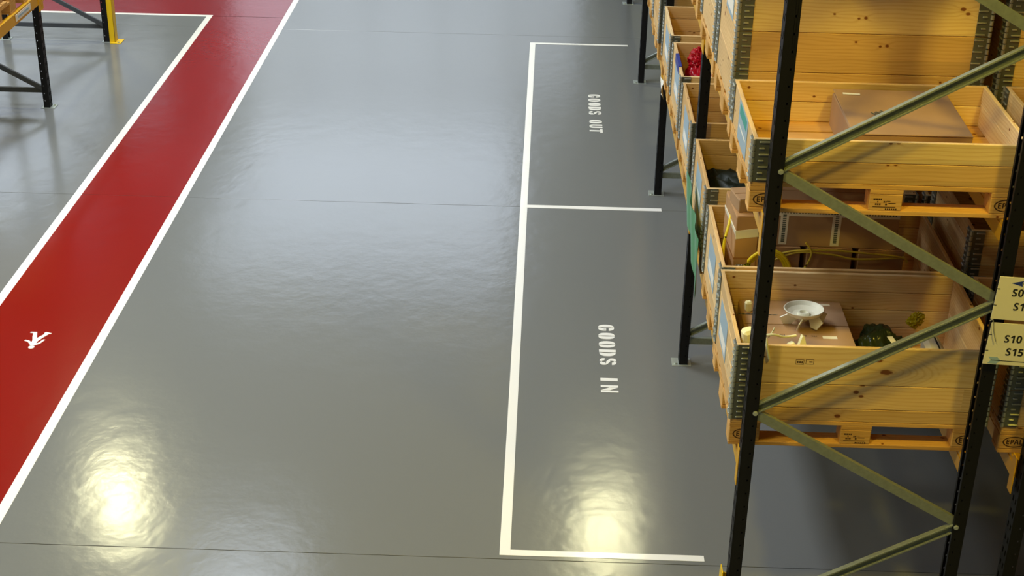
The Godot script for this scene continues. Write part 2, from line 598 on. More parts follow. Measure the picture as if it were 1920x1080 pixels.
# stencil glyphs in a box 0.76 wide and 1 high
func glyph(ch: String) -> Array:
	var W := 0.76
	var c := W / 2
	var g := 0.03          # half the bridge of the stencil
	var right := func(): return clip(arc_band(c, 0.5, c, 0.5, 0.065, 0.36, -PI / 2, PI / 2), c + g, 9.0, -9.0, 9.0)
	var left := func(): return clip(arc_band(c, 0.5, c, 0.5, 0.065, 0.36, PI / 2, PI * 1.5), -9.0, c - g, -9.0, 9.0)
	match ch:
		"O": return [left.call(), right.call()]
		"G": return [left.call(), clip(right.call(), -9, 9, -9, 0.47), clip(right.call(), -9, 9, 0.66, 9), rect(c + g, 0.34, W - 0.03, 0.5)]
		"D":
			return [rect(0, 0, c - g - 0.06, 1), clip(arc_band(c - 0.09, 0.5, c + 0.09, 0.5, 0.14, 0.34, -PI / 2, PI / 2), c - 0.02, 9, -9, 9)]
		"I": return [rect(c - 0.15, 0, c + 0.15, 1)]
		"N": return [rect(0, 0, 0.20, 1), rect(W - 0.20, 0, W, 1), PackedVector2Array([Vector2(0.225, 1), Vector2(0.225, 0.50), Vector2(W - 0.225, 0), Vector2(W - 0.225, 0.50)])]
		"T": return [rect(c - 0.13, 0, c + 0.13, 0.80), rect(0.0, 0.80, c - g, 1), rect(c + g, 0.80, W, 1), rect(c - 0.13, 0.76, c + 0.13, 0.82)]
		"U":
			var lo := arc_band(c, 0.34, c, 0.34, 0.10, 0.14, PI, TAU)
			return [clip(lo, -9, c - g, -9, 9), clip(lo, c + g, 9, -9, 9), rect(0, 0.34, c - 0.10, 1), rect(c + 0.10, 0.34, W, 1)]
		"S":
			return [arc_band(c, 0.74, c, 0.26, 0.10, 0.11, -0.05, PI * 0.48), arc_band(c, 0.74, c, 0.26, 0.10, 0.11, PI * 0.53, PI * 1.12),
				PackedVector2Array([Vector2(0.06, 0.60), Vector2(0.36, 0.40), Vector2(W - 0.06, 0.36), Vector2(W - 0.06, 0.44), Vector2(0.42, 0.62), Vector2(0.08, 0.68)]),
				arc_band(c, 0.26, c, 0.26, 0.10, 0.11, PI * 0.95, PI * 1.47), arc_band(c, 0.26, c, 0.26, 0.10, 0.11, -PI * 0.47, PI * 0.15)]
	return []

func clip(p: PackedVector2Array, x0: float, x1: float, y0: float, y1: float) -> PackedVector2Array:
	var r := Geometry2D.intersect_polygons(p, rect(x0, y0, x1, y1))
	return r[0] if r.size() > 0 else PackedVector2Array()

func stencil(s: String, xa: float, xb: float, z: float, pitch: float):
	for i in s.length():
		if s[i] == " ": continue
		var st := begin()
		# glyph up -> +x, glyph right -> +z, so glyph normal -> +y
		var hgt := xb - xa
		var xf := Transform3D(Basis(Vector3(0, 0, pitch * 1.0), Vector3(hgt, 0, 0), Vector3(0, 1, 0)), Vector3.ZERO)
		for p in glyph(s[i]):
			if p.size() > 2: slab(st, p, 0.0018, xf)
		fl("stencil_letter", st.commit(), M.floor_white, Vector3(xa, 0, z + i * pitch), "white stencilled letter %s of %s on the floor" % [s[i], s.to_lower()])

func stroke(st: SurfaceTool, pts: Array, w0: float, w1: float):
	for i in pts.size() - 1:
		var a: Vector2 = pts[i]
		var b: Vector2 = pts[i + 1]
		var d := (b - a).normalized()
		var n := Vector2(-d.y, d.x)
		var wa := lerpf(w0, w1, float(i) / (pts.size() - 1)) / 2
		var wb := lerpf(w0, w1, float(i + 1) / (pts.size() - 1)) / 2
		a -= d * wa * 0.5
		b += d * wb * 0.5
		slab(st, PackedVector2Array([a - n * wa, b - n * wb, b + n * wb, a + n * wa]), 0.0018 + w0 * 0.01 + i * 0.0001, Transform3D(Basis(Vector3(1, 0, 0), Vector3(0, 0, -1), Vector3(0, 1, 0)), Vector3.ZERO))

func figure(st: SurfaceTool):
	# ground x and -z about the centre (-3.46, -8.965)
	var P := func(x: float, z: float) -> Vector2: return Vector2(x + 3.46, -(z + 8.965))
	var hd := PackedVector2Array()
	for i in 18:
		hd.append(P.call(-3.460 + cos(TAU * i / 18) * 0.021, -8.878 + sin(TAU * i / 18) * 0.021))
	slab(st, hd, 0.0018, Transform3D(Basis(Vector3(1, 0, 0), Vector3(0, 0, -1), Vector3(0, 1, 0)), Vector3.ZERO))
	stroke(st, [P.call(-3.461, -8.912), P.call(-3.463, -8.985)], 0.036, 0.040)
	stroke(st, [P.call(-3.464, -8.97), P.call(-3.484, -9.03), P.call(-3.497, -9.082)], 0.034, 0.026)
	stroke(st, [P.call(-3.494, -9.085), P.call(-3.528, -9.087)], 0.020, 0.014)
	stroke(st, [P.call(-3.458, -8.97), P.call(-3.437, -9.02), P.call(-3.412, -9.066)], 0.034, 0.026)
	stroke(st, [P.call(-3.424, -9.085), P.call(-3.386, -9.076)], 0.026, 0.012)
	stroke(st, [P.call(-3.449, -8.912), P.call(-3.424, -8.936), P.call(-3.406, -8.985)], 0.020, 0.016)
	stroke(st, [P.call(-3.472, -8.918), P.call(-3.503, -8.958), P.call(-3.531, -8.971)], 0.020, 0.014)
	if not meshes.has("figure2"):
		meshes.figure2 = null
		var s2 := begin()
		figure(s2)
		meshes.figure2 = s2.commit()

# ------------------------------------------------------------------ pallet racking
const XA := 1.0015
const XB := 2.046
const ZA := -5.98
const BAY := 2.96

# roll-formed upright: open channel, slotted face at -x, perforated sides
func upright_mesh(h: float) -> ArrayMesh:
	var st := begin()
	var w := 0.080
	var d := 0.058
	var t := 0.003
	var pitch := 0.075
	var n := int(h / pitch)
	# slotted front face
	for s in [[-w / 2, -0.026], [-0.012, 0.012], [0.026, w / 2]]:
		box(st, Vector3(-d / 2, h / 2, (s[0] + s[1]) / 2), Vector3(t, h, s[1] - s[0]), 0.0008)
	for k in n + 1:
		for z in [-0.019, 0.019]:
			box(st, Vector3(-d / 2, minf(k * pitch + 0.0, h - 0.02) + 0.02, z), Vector3(t, 0.042, 0.015), 0)
	for s in [-1, 1]:
		# side plate with a row of round-ended holes
		var z: float = s * (w / 2 - t / 2)
		box(st, Vector3(-d / 2 + 0.019, h / 2, z), Vector3(0.036, h, t), 0.0008)
		box(st, Vector3(d / 2 - 0.007, h / 2, z), Vector3(0.014, h, t), 0.0008)
		for k in n + 1:
			box(st, Vector3(0.0115, minf(k * pitch + 0.032, h - 0.032), z), Vector3(0.011, 0.064, t), 0)
		box(st, Vector3(d / 2 - t / 2, h / 2, s * (w / 2 - 0.010)), Vector3(t, h, 0.020), 0.0008)
	return st.commit()

func channel_mesh(l: float) -> ArrayMesh:
	var st := begin()
	box(st, Vector3(0, 0, 0), Vector3(l, 0.046, 0.003), 0.001)
	for s in [-1, 1]:
		box(st, Vector3(0, s * 0.0215, -0.012), Vector3(l, 0.003, 0.024), 0.001)
		box(st, Vector3(0, s * 0.0185, -0.0235), Vector3(l, 0.008, 0.002), 0.0005)
	return st.commit()

func bolt_mesh() -> ArrayMesh:
	if not meshes.has("bolt"):
		var st := begin()
		var p := PackedVector2Array()
		for i in 6: p.append(Vector2(cos(TAU * i / 6), sin(TAU * i / 6)) * 0.0095)
		slab(st, p, 0.009)
		var q := PackedVector2Array()
		for i in 12: q.append(Vector2(cos(TAU * i / 12), sin(TAU * i / 12)) * 0.0125)
		slab(st, q, 0.002)
		meshes.bolt = st.commit()
	return meshes.bolt

func brace(rack: Node, x0: float, y0: float, x1: float, y1: float, z: float, open_to_camera: bool, m: Material = null):
	var a := Vector2(x0, y0)
	var b := Vector2(x1, y1)
	var l := a.distance_to(b)
	var o := part("brace", channel_mesh(l), m if m else M.galv, rack, Vector3((x0 + x1) / 2, (y0 + y1) / 2, z))
	var r := Basis(Vector3(0, 0, 1), (b - a).angle())
	o.basis = r if not open_to_camera else r * Basis(Vector3(1, 0, 0), PI)

func frame(rack: Node, xa: float, xb: float, z: float, h: float, um: Mesh, step := 0.6, first := 0.22):
	for k in 2:
		var u := part("upright", um, M.upright, rack, Vector3(xa if k == 0 else xb, 0.004, z), Vector3(0, 0.0 if k == 0 else PI, 0))
		var fp := part("foot_plate", foot_mesh(), M.bolt if k == 0 else M.upright, u, Vector3(0, -0.004, 0))
		part("anchor_bolt", bolt_mesh(), M.bolt, fp, Vector3(-0.052, 0.005, 0.03), Vector3(-PI / 2, 0, 0))
	var xl := xa + 0.012
	var xr := xb - 0.012
	brace(rack, xl, first - 0.055, xr, first - 0.055, z - 0.004, false)
	var y := first
	var up := true
	while y + step < h - 0.1:
		if up: brace(rack, xl, y + 0.01, xr, y + step - 0.01, z + 0.006, true)
		else: brace(rack, xr, y + 0.01, xl, y + step - 0.01, z + 0.020, false)
		y += step
		up = not up
		part("bolt", bolt_mesh(), M.bolt, rack, Vector3((xr - 0.004) if not up else xl + 0.004, y, z + 0.0405))

func foot_mesh() -> ArrayMesh:
	if not meshes.has("foot"):
		var st := begin()
		box(st, Vector3(-0.012, 0.0025, 0), Vector3(0.13, 0.005, 0.11), 0.001)
		meshes.foot = st.commit()
	return meshes.foot

func beam_mesh(l: float) -> ArrayMesh:
	var st := begin()
	# stepped box beam along z
	box(st, Vector3(0, -0.054, 0), Vector3(0.044, 0.108, l), 0.005)
	box(st, Vector3(-0.0235, -0.035, 0), Vector3(0.004, 0.02, l), 0.001)
	return st.commit()

func beam(rack: Node, x: float, y: float, z: float, l: float, bm: Mesh, side: float):
	var b := part("beam", bm, M.orange, rack, Vector3(x, y, z))
	for s in [-1, 1]:
		var c := part("beam_connector", box_mesh(Vector3(0.006, 0.20, 0.055), 0.001), M.orange, b, Vector3(side * 0.025, -0.07, s * (l / 2 + 0.012)))
		c.name = "beam_connector"

func racks():
	var um := upright_mesh(6.2)
	var r := thing("pallet_rack", "long black pallet rack with orange beams lining the aisle beside the goods bays", "rack", Vector3.ZERO)
	var l := BAY - 0.09
	var bm := beam_mesh(l)
	for i in 5:
		frame(r, XA, XB, ZA - BAY * i, 6.2, um)
	for i in 4:
		for y in [1.16, 2.371, 4.1, 5.4]:
			for x in [XA - 0.006, XB + 0.006]:
				beam(r, x, y, ZA - BAY * (i + 0.5), l, bm, -1.0 if x < 1.5 else 1.0)
	var r2 := thing("pallet_rack", "black pallet rack standing back to back behind the aisle rack", "rack", Vector3.ZERO)
	for i in 3:
		frame(r2, 2.325, 3.37, ZA - BAY * i, 6.2, um)
	for i in 2:
		for y in [1.16, 2.371, 4.1, 5.4]:
			for x in [2.325 - 0.028, 3.37 + 0.028]:
				beam(r2, x, y, ZA - BAY * (i + 0.5), l, bm, -1.0 if x < 3 else 1.0)
	# the rack on the other side of the lane faces +x
	var r3 := thing("pallet_rack", "dark pallet rack across the red lane with yellow beam and post guard", "rack", Vector3.ZERO)
	var um3 := upright_mesh(4.6)
	for z in [-11.52, -13.65, -15.78]:
		frame3(r3, -4.812, -5.93, z, um3)
	for z in [-12.585, -14.715]:
		for x in [-4.786, -5.956]:
			for y in [1.13, 2.6]:
				beam(r3, x, y, z, 2.04, beam_mesh(2.04), 1.0 if x > -5 else -1.0)

func frame3(rack: Node, xf: float, xr: float, z: float, um: Mesh):
	for k in 2:
		var u := part("upright", um, M.upright, rack, Vector3(xf if k == 0 else xr, 0.004, z), Vector3(0, PI if k == 0 else 0.0, 0))
		var fp := part("foot_plate", foot_mesh(), M.bolt, u, Vector3(0, -0.004, 0))
		part("anchor_bolt", bolt_mesh(), M.bolt, fp, Vector3(-0.052, 0.005, 0.03), Vector3(-PI / 2, 0, 0))
	brace(rack, xr + 0.012, 0.165, xf - 0.012, 0.165, z, false, M.steel)
	var y := 0.18
	var up := false
	while y < 4.0:
		if up: brace(rack, xr + 0.012, y, xf - 0.012, y + 0.6, z + 0.008, true, M.steel)
		else: brace(rack, xf - 0.012, y, xr + 0.012, y + 0.6, z + 0.022, false, M.steel)
		y += 0.6
		up = not up

# ------------------------------------------------------------------ timber bins: pallet + folding collars
func wood_pick(list: Array) -> Material:
	return list[rng.randi() % list.size()]

func plank_mesh(len: float, h: float, along_z: bool, k: int) -> ArrayMesh:
	var key := "plank %.3f %.3f %s %d" % [len, h, along_z, k]
	if not meshes.has(key):
		var uvo := Vector2(rng.randf() * 2.0, rng.randf() * 0.4)
		meshes[key] = box_mesh(Vector3(0.02, h - 0.0026, len) if along_z else Vector3(len, h - 0.0026, 0.02), 0.0024, uvo)
	return meshes[key]

func hinge_mesh() -> ArrayMesh:
	if meshes.has("hinge"): return meshes.hinge
	var st := begin()
	# corner at origin; plates run along +x (long side, facing +z) and along -z (short side, facing -x)
	box(st, Vector3(0.036, 0.1, 0.0015), Vector3(0.066, 0.196, 0.003), 0.0008)
	box(st, Vector3(-0.0015, 0.1, -0.036), Vector3(0.003, 0.196, 0.066), 0.0008)
	st.set_material(M.hinge)
	var am := st.commit()
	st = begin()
	st.set_material(M.hinge_glint)
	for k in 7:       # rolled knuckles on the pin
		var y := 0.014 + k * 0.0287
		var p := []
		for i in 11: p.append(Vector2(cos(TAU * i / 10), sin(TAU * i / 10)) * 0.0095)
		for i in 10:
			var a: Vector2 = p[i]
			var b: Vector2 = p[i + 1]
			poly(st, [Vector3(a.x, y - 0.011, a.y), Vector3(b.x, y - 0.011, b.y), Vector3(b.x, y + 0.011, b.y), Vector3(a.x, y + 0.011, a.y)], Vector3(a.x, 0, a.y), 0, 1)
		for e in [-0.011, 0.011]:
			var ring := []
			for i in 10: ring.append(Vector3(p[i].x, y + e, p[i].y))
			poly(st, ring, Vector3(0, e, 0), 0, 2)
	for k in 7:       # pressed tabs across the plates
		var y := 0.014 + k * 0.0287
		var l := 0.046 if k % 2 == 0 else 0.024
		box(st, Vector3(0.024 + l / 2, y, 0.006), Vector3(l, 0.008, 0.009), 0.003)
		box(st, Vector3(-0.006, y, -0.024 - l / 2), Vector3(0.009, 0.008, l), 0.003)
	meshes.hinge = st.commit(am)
	return meshes.hinge

# collar with its base centre at (cx, y, zc)
func collar(label: String, cx: float, y: float, zc: float, splits: Array, knot := false) -> Node3D:
	var c := thing("pallet_collar", label, "pallet collar", Vector3(cx, y, zc), "timber pallet collars stacked on the pallets")
	for s in [1, -1]:
		var yy := 0.0
		var sp: Array = splits if s == 1 else [0.1, 0.1]
		for h in sp:
			if h > 0.15 and knot and s == 1:
				part("plank", box_mesh(Vector3(1.2, h - 0.0026, 0.02), 0.0024, Vector2(0.6, h / 2)), M.knotty, c, Vector3(0, yy + h / 2, s * 0.39))
			else:
				part("plank", plank_mesh(1.2, h, false, rng.randi() % 5), wood_pick(M.wood), c, Vector3(0, yy + h / 2, s * 0.39))
			yy += h
	for s in [1, -1]:
		var cut: float = [0.1, 0.115, 0.2, 0.09][rng.randi() % 4]
		var yy := 0.0
		for h in ([cut, 0.2 - cut] if cut < 0.19 else [0.2]):
			part("plank", plank_mesh(0.76, h, true, rng.randi() % 5), wood_pick(M.wood), c, Vector3(s * 0.59, yy + h / 2, 0))
			yy += h
	var hm := hinge_mesh()
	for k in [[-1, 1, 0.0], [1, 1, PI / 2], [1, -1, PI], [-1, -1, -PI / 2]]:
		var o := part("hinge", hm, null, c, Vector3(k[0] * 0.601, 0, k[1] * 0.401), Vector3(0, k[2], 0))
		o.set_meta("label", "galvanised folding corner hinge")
	return c

func pallet(label: String, cx: float, y: float, zc: float, stamps: bool) -> Node3D:
	var p := thing("wooden_pallet", label, "pallet", Vector3(cx, y, zc), "flat wooden pallets on the rack beams")
	for b in [[-0.35, 0.1], [0.0, 0.145], [0.35, 0.1]]:
		part("bottom_board", pboard(1.2, b[1], false), wood_pick(M.pallet_wood), p, Vector3(0, 0.011, b[0]))
	for bx in [-0.5275, 0.0, 0.5275]:
		part("cross_board", pboard(0.8, 0.145, true), wood_pick(M.pallet_wood), p, Vector3(bx, 0.111, 0))
		for bz in [[-0.35, 0.1], [0.0, 0.145], [0.35, 0.1]]:
			var key := "block %.3f" % bz[1]
			if not meshes.has(key): meshes[key] = box_mesh(Vector3(0.145, 0.078, bz[1]), 0.004, Vector2(0.3, 0.2))
			var bl := part("block", meshes[key], wood_pick(M.pallet_wood), p, Vector3(bx, 0.061, bz[0]))
			if stamps and bz[0] > 0.2:
				if absf(bx) > 0.1: part("oval_stamp", stamp_mesh(), M.stamp, bl, Vector3(0, 0, 0.0502))
				else: part("printed_mark", block_print(), M.stamp, bl, Vector3(0, 0, 0.0502))
	for b in [[-0.3275, 0.145], [-0.185, 0.1], [0.0, 0.145], [0.185, 0.1], [0.3275, 0.145]]:
		part("deck_board", pboard(1.2, b[1], false), wood_pick(M.pallet_wood), p, Vector3(0, 0.133, b[0]))
	return p

func pboard(len: float, w: float, along_z: bool) -> ArrayMesh:
	var key := "pboard %.3f %.3f %s %d" % [len, w, along_z, rng.randi() % 3]
	if not meshes.has(key):
		meshes[key] = box_mesh(Vector3(w, 0.0215, len) if along_z else Vector3(len, 0.0215, w), 0.002, Vector2(rng.randf() * 2.0, rng.randf() * 0.4))
	return meshes[key]

func stamp_mesh() -> ArrayMesh:
	if meshes.has("stamp"): return meshes.stamp
	var st := begin()
	var n := 28
	for i in n:
		var q := PackedVector2Array()
		for k in [[0, 1.0], [1, 1.0], [1, 0.89], [0, 0.89]]:
			var a: float = TAU * (i + k[0]) / n
			q.append(Vector2(cos(a) * 0.055 * k[1], sin(a) * 0.030 * (k[1] - (0.05 if k[1] < 1.0 else 0.0))))
		slab(st, q, 0.0006)
	st.index()
	st.append_from(text_mesh("EPAL", 0.026, 0.0008), 0, Transform3D(Basis().scaled(Vector3(0.95, 1, 1)), Vector3(0, 0, 0.0002)))
	meshes.stamp = st.commit()
	return meshes.stamp

func block_print() -> ArrayMesh:      # the worn, unreadable ink on the middle block
	if meshes.has("bprint"): return meshes.bprint
	var st := begin()
	var r := RandomNumberGenerator.new()
	r.seed = 4
	for row in 3:
		var x := -0.055
		while x < 0.0:
			var w := r.randf_range(0.004, 0.010)
			if r.randf() < 0.75: slab(st, rect(x, 0.012 - row * 0.012, x + w, 0.020 - row * 0.012), 0.0005)
			x += w + 0.002
	slab(st, rect(-0.055, -0.022, 0.045, -0.019), 0.0005)
	var x2 := 0.0
	while x2 < 0.05:
		slab(st, rect(x2, -0.034, x2 + 0.006, -0.027), 0.0005)
		x2 += 0.009
	slab(st, rect(0.012, -0.004, 0.044, -0.001), 0.0005)
	slab(st, rect(0.004, 0.006, 0.020, 0.009), 0.0005)
	meshes.bprint = st.commit()
	return meshes.bprint

# paper ticket pinned on the aisle face of a bin
func ticket(label: String, x: float, y: float, z: float, w: float, h: float, style: int):
	var t := thing("bin_ticket", label, "ticket", Vector3(x, y, z), "printed tickets on the aisle faces of the bins")
	part("paper", box_mesh(Vector3(0.0012, h, w), 0.0003), M.blue_print if style != 2 else M.paper, t)
	if style == 0:
		part("print_band", box_mesh(Vector3(0.0004, h * 0.28, w * 0.8), 0.0001), M.teal_print, t, Vector3(-0.0008, h * 0.3, 0))
		part("print_line", box_mesh(Vector3(0.0004, h * 0.06, w * 0.7), 0.0001), M.paper, t, Vector3(-0.0008, -h * 0.1, 0))
	elif style == 1:
		part("print_band", box_mesh(Vector3(0.0004, h * 0.3, w * 0.85), 0.0001), M.paper, t, Vector3(-0.0008, -h * 0.25, 0))
	else:
		part("print_band", box_mesh(Vector3(0.0004, h * 0.2, w * 0.8), 0.0001), M.blue_print, t, Vector3(-0.0008, h * 0.25, 0))

const ORD := ["lowest", "second", "third", "topmost"]

func bin(desc: String, x0: float, z0: float, y: float, n: int, stamps := false, splits := []):
	var cx := x0 + 0.6
	var zc := z0 - 0.4
	pallet("wooden pallet under the " + desc, cx, y, zc, stamps)
	for k in n:
		var w: String = "only" if n == 1 else (ORD[k] if k < n - 1 else "topmost")
		var sp: Array = splits[k] if k < splits.size() else ([0.1, 0.1] if rng.randf() < 0.6 else [0.115, 0.085])
		collar("%s pine collar of the %s" % [w, desc], cx, y + 0.144 + 0.2 * k, zc, sp, stamps and sp.size() == 1)

func bins():
	var lo := 1.16
	var hi := 2.371
	bin("lower-tier bin with the white plastic fan", 0.926, -6.08, lo, 2, true, [[0.07, 0.13], [0.2]])
	bin("lower-tier bin with the taped carton", 0.936, -6.907, lo, 2)
	bin("lower-tier bin filled with dark green sheet", 0.948, -7.94, lo, 2)
	bin("empty bin just past the second upright", 0.950, -9.02, lo, 2)
	bin("bin holding the red plastic bag", 0.948, -9.945, lo, 2)
	bin("bin directly beyond the red bag bin", 0.945, -10.91, lo, 2)
	bin("second bin beyond the red bag bin", 0.935, -12.0, lo, 2)
	bin("third bin beyond the red bag bin", 0.94, -12.9, lo, 2)
	bin("upper-tier bin with the flat carton", 0.913, -6.08, hi, 1, true, [[0.1, 0.1]])
	bin("tall bin behind the flat carton bin", 0.922, -7.0, hi, 4, false, [[0.1, 0.1], [0.2], [0.2], [0.1, 0.1]])
	bin("second tall bin behind the flat carton bin", 0.925, -7.93, hi, 4)
	bin("third tall bin behind the flat carton bin", 0.93, -9.05, hi, 4)
	bin("fourth tall bin behind the flat carton bin", 0.93, -9.97, hi, 4)
	# rear rack
	bin("end bin of the rear rack below the signs", 2.205, -6.08, lo, 2, true)
	bin("second lower bin of the rear rack", 2.20, -7.0, lo, 3)
	bin("third lower bin of the rear rack", 2.20, -7.93, lo, 2)
	bin("end upper bin of the rear rack", 2.205, -6.08, hi, 1)
	bin("second upper bin of the rear rack", 2.20, -7.0, hi, 3)
	# unseen upper tier, added only to shade the bins and floor below
	for k in 6:
		bin(["first", "second", "third", "fourth", "fifth", "sixth"][k] + " unseen high-tier bin added to shade the aisle rack", 0.925, [-6.08, -7.0, -7.93, -9.05, -9.97, -10.9][k], 4.1, 2)
	for k in 3:
		bin(["first", "second", "third"][k] + " unseen high-tier bin added to shade the rear rack", 2.205, [-6.08, -7.0, -7.93][k], 4.1, 2)
	# tickets
	ticket("blue printed ticket on the bin with the white plastic fan", 0.9245, 1.51, -6.58, 0.30, 0.21, 1)
	ticket("blue printed ticket on the bin with the taped carton", 0.9345, 1.52, -7.33, 0.32, 0.21, 1)
	ticket("blue printed ticket on the bin filled with green sheet", 0.9465, 1.54, -8.36, 0.32, 0.21, 1)
	ticket("blue printed ticket on the bin past the second upright", 0.9485, 1.52, -9.38, 0.34, 0.24, 1)
	ticket("blue printed ticket on the bin with the red bag", 0.9465, 1.55, -10.28, 0.34, 0.24, 1)
	ticket("blue printed ticket on the bin beyond the red bag", 0.9435, 1.52, -11.26, 0.34, 0.24, 1)
	ticket("teal and blue ticket on the upper bin with flat carton", 0.9115, 2.615, -6.46, 0.32, 0.19, 0)
	ticket("blue ticket on the tall bin behind the flat carton bin", 0.9205, 3.02, -7.36, 0.30, 0.24, 1)
	ticket("blue ticket on the second tall bin from the end", 0.9235, 3.02, -8.30, 0.30, 0.24, 1)

# ------------------------------------------------------------------ what lies in the bins
func carton(called: String, label: String, at: Vector3, s: Vector3, m: Material, rot := 0.0, gap := 0.003) -> Node3D:
	var c := thing(called, label, "box", at)
	c.rotation.y = rot
	part("body", box_mesh(Vector3(s.x, s.y - 0.006, s.z), 0.004, Vector2.ZERO, Vector3(0, (s.y - 0.006) / 2, 0)), m, c)
	for k in [-1, 1]:
		part("flap", box_mesh(Vector3(s.x - 0.004, 0.005, s.z / 2 - gap), 0.0015), m, c, Vector3(0, s.y - 0.0028, k * (s.z / 4 + gap / 2)))
	return c

func printed(st: SurfaceTool, n: int, x0: float, pitch: float, w: float, h: float, sd: int):
	var r := RandomNumberGenerator.new()
	r.seed = sd
	for i in n:
		var x := x0 + i * pitch
		slab(st, rect(x, -h / 2, x + w * r.randf_range(0.5, 1.0), h / 2), 0.0005)

func flat_on(called: String, shape: PackedVector2Array, m: Material, parent: Node, at: Vector3, t := 0.0008, rot := 0.0) -> MeshInstance3D:
	var st := begin()
	slab(st, shape, t, Transform3D(Basis(Vector3(1, 0, 0), Vector3(0, 0, -1), Vector3(0, 1, 0)), Vector3.ZERO))
	return part(called, st.commit(), m, parent, at, Vector3(0, rot, 0))

func contents():
	# --- upper bin: flat carton with one lifted long flap
	var y := 2.371 + 0.144
	var c := thing("flat_carton", "large flat brown carton lying in the upper-tier bin", "box", Vector3(1.640, y, -6.55))
	part("body", box_mesh(Vector3(0.53, 0.16, 0.56), 0.004, Vector2.ZERO, Vector3(0, 0.08, 0)), M.carton_pink, c)
	part("flap", box_mesh(Vector3(0.53, 0.005, 0.56), 0.0015), M.carton_pink, c, Vector3(0, 0.171, 0.004), Vector3(0.028, 0, 0))
	flat_on("label", rect(-0.04, -0.012, 0.04, 0.012), M.paper, c, Vector3(-0.19, 0.181, -0.21), 0.0008, -0.1)
	flat_on("label", rect(-0.028, -0.02, 0.028, 0.02), M.paper, c, Vector3(-0.185, 0.169, 0.20), 0.0008, 0.1)
	var st := begin()
	for k in 5: slab(st, rect(-0.035 + k * 0.014, -0.02 - 0.012 * (k % 3), -0.028 + k * 0.014, 0.03 - 0.008 * (k % 2)), 0.0006, Transform3D(Basis(Vector3(1, 0, 0), Vector3(0, 0, -1), Vector3(0, 1, 0)), Vector3.ZERO))
	part("printed_mark", st.commit(), M.tape_ink, c, Vector3(-0.10, 0.176, 0.04), Vector3(0.028, 0.5, 0))
	# --- lower bin: wide carton, fan, foam, wrapped bundle
	y = 1.16 + 0.144
	st = begin()
	for o in [Vector2(0, 0), Vector2(0.046, 0.002)]:
		for e in [rect(-0.012, -0.012, 0.026, -0.010), rect(-0.012, 0.012, 0.026, 0.014), rect(-0.012, -0.012, -0.010, 0.014), rect(0.024, -0.012, 0.026, 0.014)]:
			for i in e.size(): e[i] += o
			slab(st, e, 0.0005)
	printed(st, 3, -0.006, 0.010, 0.009, 0.010, 3)
	slab(st, rect(0.050, 0.0, 0.066, 0.005), 0.0005)
	for o in get_children():
		if o.has_meta("label") and o.get_meta("label") == "topmost pine collar of the lower-tier bin with the white plastic fan":
			part("printed_mark", st.commit(), M.stamp, o, Vector3(1.215, 1.62, -6.0798) - o.position)
	c = carton("wide_carton", "wide low brown carton under the white plastic fan", Vector3(1.285, y, -6.585), Vector3(0.52, 0.246, 0.52), M.carton_pink)
	flat_on("label", rect(-0.035, -0.011, 0.035, 0.011), M.tape, c, Vector3(0.165, 0.2462, -0.225))
	flat_on("label", rect(-0.035, -0.014, 0.035, 0.014), M.paper, c, Vector3(0.145, 0.2462, 0.125))
	for k in 4:
		st = begin()
		printed(st, 3, -0.014, 0.010, 0.008, 0.012 - 0.002 * k, 30 + k)
		var o := part("printed_symbol", st.commit(), M.ink, c, Vector3(-0.085 + k * 0.052, 0.2464, 0.115), Vector3(-PI / 2, 0, 0))
		o.set_meta("label", "small dark handling symbol")
	st = begin()
	slab(st, rect(-0.1, -0.002, 0.1, 0.002), 0.0005)
	printed(st, 9, -0.1, 0.022, 0.018, 0.008, 77)
	part("printed_mark", st.commit(), M.tape_ink, c, Vector3(-0.18, 0.2464, -0.10), Vector3(-PI / 2, 0, 0))
	fan(Vector3(1.318, y + 0.2465, -6.60))
	# foam offcuts and packing
	foam("foam_block", "pale foam block leaning in the near corner beside the hinge", Vector3(0.988, 1.695, -6.175), Vector3(0.06, 0.09, 0.06), Vector3(0.1, 0.25, 0.16), true)
	foam("foam_wedge", "pointed pale foam wedge on the carton by the front planks", Vector3(1.234, 1.664, -6.16), Vector3(0.066, 0.115, 0.03), Vector3(-0.15, 0.1, 0), false)
	foam("foam_chip", "small pale foam chip beside the foam wedge", Vector3(1.192, 1.652, -6.17), Vector3(0.035, 0.05, 0.03), Vector3(0.2, 0.4, 0.4), true)
	foam("foam_scrap", "small pale foam scrap against the left planks of the fan bin", Vector3(1.060, 1.578, -6.72), Vector3(0.034, 0.058, 0.034), Vector3(0.1, 0.2, 0.1), true)
	var sl := thing("paper_strip", "torn pale paper strips hanging over the front planks", "paper", Vector3(1.035, 1.712, -6.092))
	for s in [[[Vector3(0.0, 0.0, -0.05), Vector3(0.02, 0.022, 0.0), Vector3(0.028, -0.02, 0.021), Vector3(0.042, -0.075, 0.021)], 0.006], [[Vector3(0.0, 0.0, -0.06), Vector3(0.06, 0.02, -0.04), Vector3(0.11, 0.005, -0.05), Vector3(0.17, 0.008, -0.06)], 0.006], [[Vector3(0.04, 0.0, -0.05), Vector3(0.06, 0.035, -0.05), Vector3(0.065, 0.05, -0.055)], 0.004]]:
		st = begin()
		tube(st, spline(s[0], 5), s[1], 6)
		part("strip", st.commit(), M.foam, sl)
	# dark wrapped bundle right of the carton
	var fn := FastNoiseLite.new()
	fn.seed = 9
	fn.frequency = 9.0
	fn.fractal_octaves = 3
	var b := thing("wrapped_bundle", "dark green film-wrapped bundle right of the wide carton", "bundle", Vector3(1.712, y, -6.56))
	st = begin()
	var fsoft := FastNoiseLite.new()
	fsoft.seed = 12
	fsoft.frequency = 4.5
	fsoft.fractal_octaves = 4
	lump(st, Vector3(0.14, 0.12, 0.19), fsoft, 0.05)
